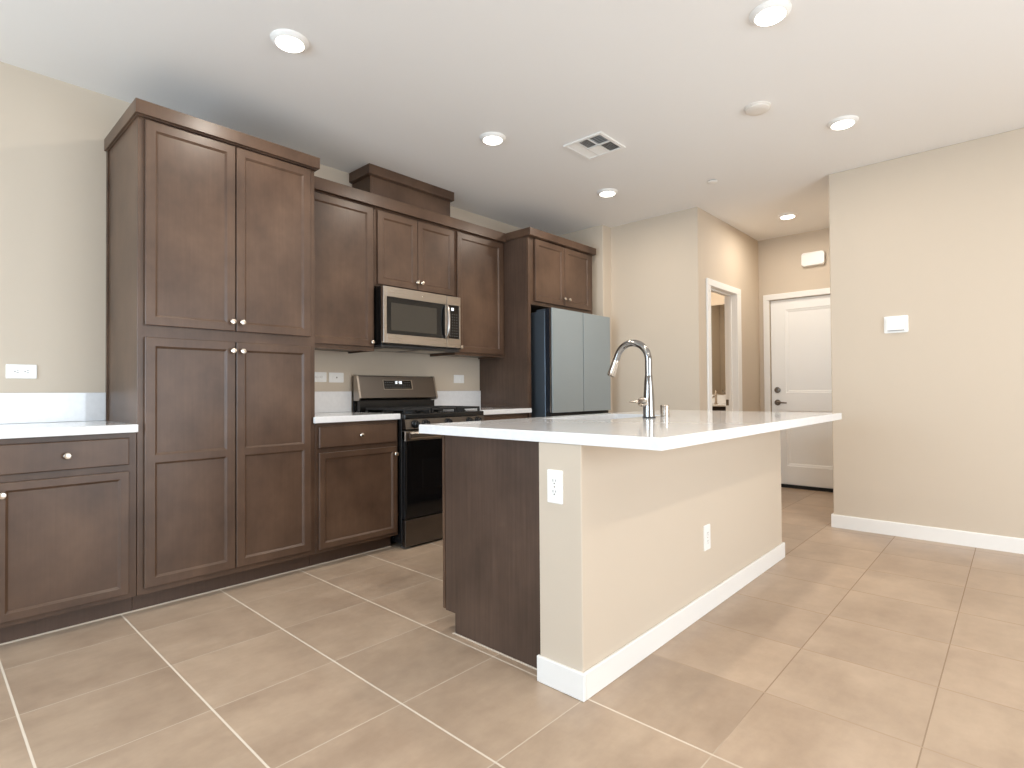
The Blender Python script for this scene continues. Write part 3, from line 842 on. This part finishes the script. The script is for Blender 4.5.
GO = 'horizontal outlets on the back wall'
o1 = local_thing('wall_outlet', 'horizontal white outlet on beige wall left of the tall pantry', 'outlet', GO)
add_duplex(o1, False); place(o1, (0.3815, YW, 1.184))
dup(o1, (2.002, YW, 1.180), 'horizontal white outlet close against the right edge of the tall pantry')
sw = local_thing('wall_plate', 'horizontal white wall plate with dark jack just left of the range', 'wall plate', None)
pl = bmn(); add_prism(pl, rrect(-0.060, 0.060, -0.037, 0.037, 0.004, 3), 'y', -0.006, 0); obj('plate', pl, 'white', sw)
pl = bmn(); add_prism(pl, rrect(-0.034, 0.034, -0.017, 0.017, 0.003, 3), 'y', -0.0078, -0.0058); d = obj('insert', pl, 'white', sw)
obj('jack', add_lathe(bmn(), [(0.0055, 0), (0.0045, 0.002)], (0.002, -0.0077, 0), '-y', 14), 'ivory', d)
place(sw, (2.1405, YW, 1.178))
sw = local_thing('light_switch', 'horizontal white switch plate on wall right of the range', 'switch', None)
pl = bmn(); add_prism(pl, rrect(-0.060, 0.060, -0.037, 0.037, 0.004, 3), 'y', -0.006, 0); obj('plate', pl, 'white', sw)
tg = bmn(); add_box(tg, 0.012, 0.026, -0.016, -0.006, -0.009, 0.009, 0.002); obj('toggle', tg, 'fixture', sw)
pl = bmn(); add_prism(pl, rrect(-0.034, 0.034, -0.016, 0.016, 0.003, 3), 'y', -0.0072, -0.0058); obj('insert', pl, 'white', sw)
place(sw, (3.3625, YW, 1.182))
v1 = local_thing('wall_outlet', 'vertical white outlet high on the narrow end of the island', 'outlet', 'vertical outlets on the island')
add_duplex(v1, True); place(v1, (1.573, 1.235, 0.720), -PI / 2)
v2 = dup(v1, (2.602, 1.122, 0.354), 'vertical white outlet low on the long beige side of the island'); v2.rotation_euler = (0, 0, 0)

# thermostat on the right wall
t = local_thing('thermostat', 'small white rectangular thermostat on the beige right wall', 'thermostat', None)
bm = bmn(); add_prism(bm, rrect(-0.073, 0.073, -0.061, 0.061, 0.008, 4), 'y', -0.006, 0); obj('wall_plate', bm, 'white', t)
bm = bmn(); add_prism(bm, rrect(-0.055, 0.056, -0.047, 0.046, 0.006, 4), 'y', -0.026, -0.006); b = obj('body', bm, 'fixture', t)
bm = bmn(); add_box(bm, -0.050, 0.050, -0.0262, -0.020, -0.047, -0.043); obj('lower_lip', bm, 'keys', t)
place(t, (XR, 0.650, 1.532), -PI / 2)
# door chime on the hall end wall
t = local_thing('door_chime', 'white rounded door chime box above the hall door', 'door chime', None)
bm = bmn(); add_prism(bm, rrect(-0.105, 0.105, -0.066, 0.066, 0.02, 5), 'y', -0.02, 0); obj('back_box', bm, 'fixture', t)
bm = bmn()
p = rrect(-0.112, 0.112, -0.072, 0.072, 0.03, 6)
A = [bm.verts.new((a, -0.014, b)) for a, b in p]; B = [bm.verts.new((a, -0.040, b)) for a, b in p]; C2 = [bm.verts.new((a * 0.95, -0.048, b * 0.92)) for a, b in p]
ring_faces(bm, [A, B, C2]); bm.faces.new(C2); bm.faces.new(list(reversed(A))); obj('cover', bm, 'white', t, 40)
place(t, (XE, 1.577, 2.441), -PI / 2)

# ------------------------------------------------------------------ ceiling fixtures
def downlight():
    t = local_thing('ceiling_light', 'x', 'ceiling light', 'round ceiling downlights')
    bm = bmn()
    add_lathe(bm, [(0.086, 0.0), (0.086, 0.003), (0.082, 0.008), (0.070, 0.018), (0.066, 0.0195), (0.063, 0.0185)], (0, 0, 0), '-z', 40, True, True)
    obj('trim_ring', bm, 'fixture', t, 35)
    bm = bmn(); add_lathe(bm, [(0.0632, 0.0186), (0.059, 0.022), (0.03, 0.0245), (0.012, 0.025)], (0, 0, 0), '-z', 32); obj('lens', bm, 'lens', t, 40)
    return t
LIGHTS = [((1.210, 2.530), 'round lit ceiling downlight nearest the tall pantry'),
          ((2.590, 2.535), 'round lit ceiling downlight in front of the range and microwave'),
          ((3.960, 2.530), 'round lit ceiling downlight just in front of the refrigerator cabinet'),
          ((2.575, 0.790), 'round lit ceiling downlight cut close by the top photo edge'),
          ((3.945, 0.790), 'round lit ceiling downlight nearest the right wall with the thermostat'),
          ((5.690, 1.613), 'round lit ceiling downlight in the hall before the white door')]
d0 = downlight()
for i, ((x, y), lab) in enumerate(LIGHTS):
    if i == 0: place(d0, (x, y, H)); d0['label'] = lab
    else: dup(d0, (x, y, H), lab)
    can_beam(x, y, 1.5 if 'hall' in lab else (0.6 if 'thermostat' in lab else (1.3 if y > 2 else 1.0)))

# supply vent
t = thing('ceiling_vent', 'square white four-way air supply register in the ceiling', 'vent', (3.155, 2.116, H))
vx0, vx1, vy0, vy1 = 3.000, 3.310, 1.964, 2.268
bm = bmn(); zf = H - 0.010
add_box(bm, vx0, vx1, vy0, vy0 + 0.024, zf, H, 0.002); add_box(bm, vx0, vx1, vy1 - 0.024, vy1, zf, H, 0.002)
add_box(bm, vx0, vx0 + 0.024, vy0 + 0.024, vy1 - 0.024, zf, H, 0.002); add_box(bm, vx1 - 0.024, vx1, vy0 + 0.024, vy1 - 0.024, zf, H, 0.002)
xa, xb, ya, yb = vx0 + 0.024, vx1 - 0.024, vy0 + 0.024, vy1 - 0.024
y1 = ya + (yb - ya) * 0.36; y2 = ya + (yb - ya) * 0.70; xm = xa + (xb - xa) * 0.48
add_box(bm, xa, xb, y2 - 0.004, y2 + 0.004, zf, H - 0.001); add_box(bm, xm - 0.005, xm + 0.005, ya, y2, zf, H - 0.001)
add_box(bm, xa, xb, y1 - 0.004, y1 + 0.004, zf, H - 0.001)
obj('frame', bm, 'fixture', t)
obj('backing', box(xa - 0.005, xb + 0.005, ya - 0.005, yb + 0.005, H - 0.0012, H - 0.0002), 'ventback', t)
def louvres(a, b, c, d, n, along, tilt):
    bm = bmn()
    for i in range(n):
        if along == 'x':
            yc = c + (d - c) * (i + 0.5) / n; hw = (d - c) / n * 0.42 * math.cos(tilt); hz = 0.0042 * math.sin(abs(tilt)) + 0.0003; s = 1 if tilt > 0 else -1
            add_prism(bm, [(yc - hw, H - 0.005 - s * hz), (yc + hw, H - 0.005 + s * hz), (yc + hw, H - 0.0042 + s * hz), (yc - hw, H - 0.0042 - s * hz)], 'x', a, b)
        else:
            xc = a + (b - a) * (i + 0.5) / n; hw = (b - a) / n * 0.42 * math.cos(tilt); hz = 0.0042 * math.sin(abs(tilt)) + 0.0003; s = 1 if tilt > 0 else -1
            add_prism(bm, [(xc - hw, H - 0.005 - s * hz), (xc + hw, H - 0.005 + s * hz), (xc + hw, H - 0.0042 + s * hz), (xc - hw, H - 0.0042 - s * hz)], 'y', c, d)
    obj('louvres', bm, 'fixture', t)
louvres(xa, xb, y2 + 0.004, yb, 4, 'x', -0.5)
louvres(xm + 0.005, xb, y1 + 0.004, y2 - 0.004, 6, 'x', -0.5)
louvres(xm + 0.005, xb, ya, y1 - 0.004, 6, 'x', 1.0)
louvres(xa, xm - 0.005, y1 + 0.004, y2 - 0.004, 6, 'x', 1.0)
louvres(xa, xm - 0.005, ya, y1 - 0.004, 6, 'y', 1.15)

t = thing('smoke_detector', 'round white smoke detector on the ceiling between two downlights', 'smoke detector', (3.392, 1.119, H))
obj('base', add_lathe(bmn(), [(0.072, 0.0), (0.072, 0.007), (0.070, 0.008)], (3.392, 1.119, H), '-z', 36), 'detector', t, 40)
obj('cover', add_lathe(bmn(), [(0.068, 0.008), (0.067, 0.016), (0.058, 0.022), (0.03, 0.023)], (3.392, 1.119, H), '-z', 36), 'detector', t, 40)
t = thing('sprinkler_cover', 'tiny white fire sprinkler cover on ceiling near the hall corner', 'sprinkler', (4.337, 1.785, H))
obj('plate', add_lathe(bmn(), [(0.038, 0.005), (0.040, 0.008), (0.036, 0.011)], (4.337, 1.785, H), '-z', 28), 'fixture', t, 40)
obj('collar', add_lathe(bmn(), [(0.032, 0), (0.032, 0.006)], (4.337, 1.785, H), '-z', 28), 'ivory', t, 40)

# ------------------------------------------------------------------ powder room seen through the doorway
t = thing('bathroom_vanity', 'dark vanity with white top glimpsed through the powder room doorway', 'vanity', (6.88, 2.95, 0))
obj('body', box(6.625, XBATH - 0.001, 2.40, 3.50, 0.09, 0.866, 0.002), 'vanity', t)
obj('plinth', box(6.69, XBATH - 0.001, 2.42, 3.48, 0, 0.09), 'vanity', t)
def yz_door(y0, y1, z0, z1, xf):
    b = add_panel_front(bmn(), -y1, -y0, z0, z1, 0.0, 0.018, [(-y1 + 0.05, -y0 - 0.05, z0 + 0.05, z1 - 0.05)])
    for v in b.verts: v.co = Vector((xf + v.co.y, -v.co.x, v.co.z))
    return b
obj('door', yz_door(2.41, 2.945, 0.11, 0.84, 6.606), 'vanity', t); obj('door', yz_door(2.955, 3.49, 0.11, 0.84, 6.606), 'vanity', t)
obj('vanity_top', box(6.590, XBATH - 0.001, 2.39, 3.51, 0.868, 0.890, 0.003), 'quartz', t)
obj('backsplash', box(XBATH - 0.02, XBATH - 0.001, 2.39, 3.51, 0.8905, 1.003, 0.002), 'quartz', t)
t = thing('bathroom_faucet', 'small chrome faucet on the white vanity top', 'faucet', (6.98, 2.862, 0.890))
bm = bmn(); add_lathe(bm, [(0.025, 0.0003), (0.024, 0.008), (0.016, 0.014), (0.015, 0.12), (0.017, 0.13), (0.010, 0.134)], (6.98, 2.862, 0.890), 'z', 20)
obj('body', bm, 'nickel', t, 40)
obj('spout', add_tube(bmn(), [(6.98, 2.862, 0.975), (6.92, 2.862, 0.985), (6.865, 2.862, 0.968)], [0.013, 0.012, 0.011], 14), 'nickel', t, 50)
obj('lever', add_tube(bmn(), [(6.98, 2.862, 1.022), (7.01, 2.878, 1.045), (7.03, 2.89, 1.06)], [0.008, 0.006, 0.005], 12), 'nickel', t, 50)
tag(obj('bathroom_mirror', box(XBATH - 0.007, XBATH - 0.001, 2.40, 3.50, 1.012, 2.180), 'mirror'), 'tall frameless mirror on powder room wall above the vanity', 'mirror')
area('powder_room_lamp', (6.2, 2.9, H - 0.03), (0, 0, -1), 0.3, 0.3, 24, (1.0, 0.90, 0.76))
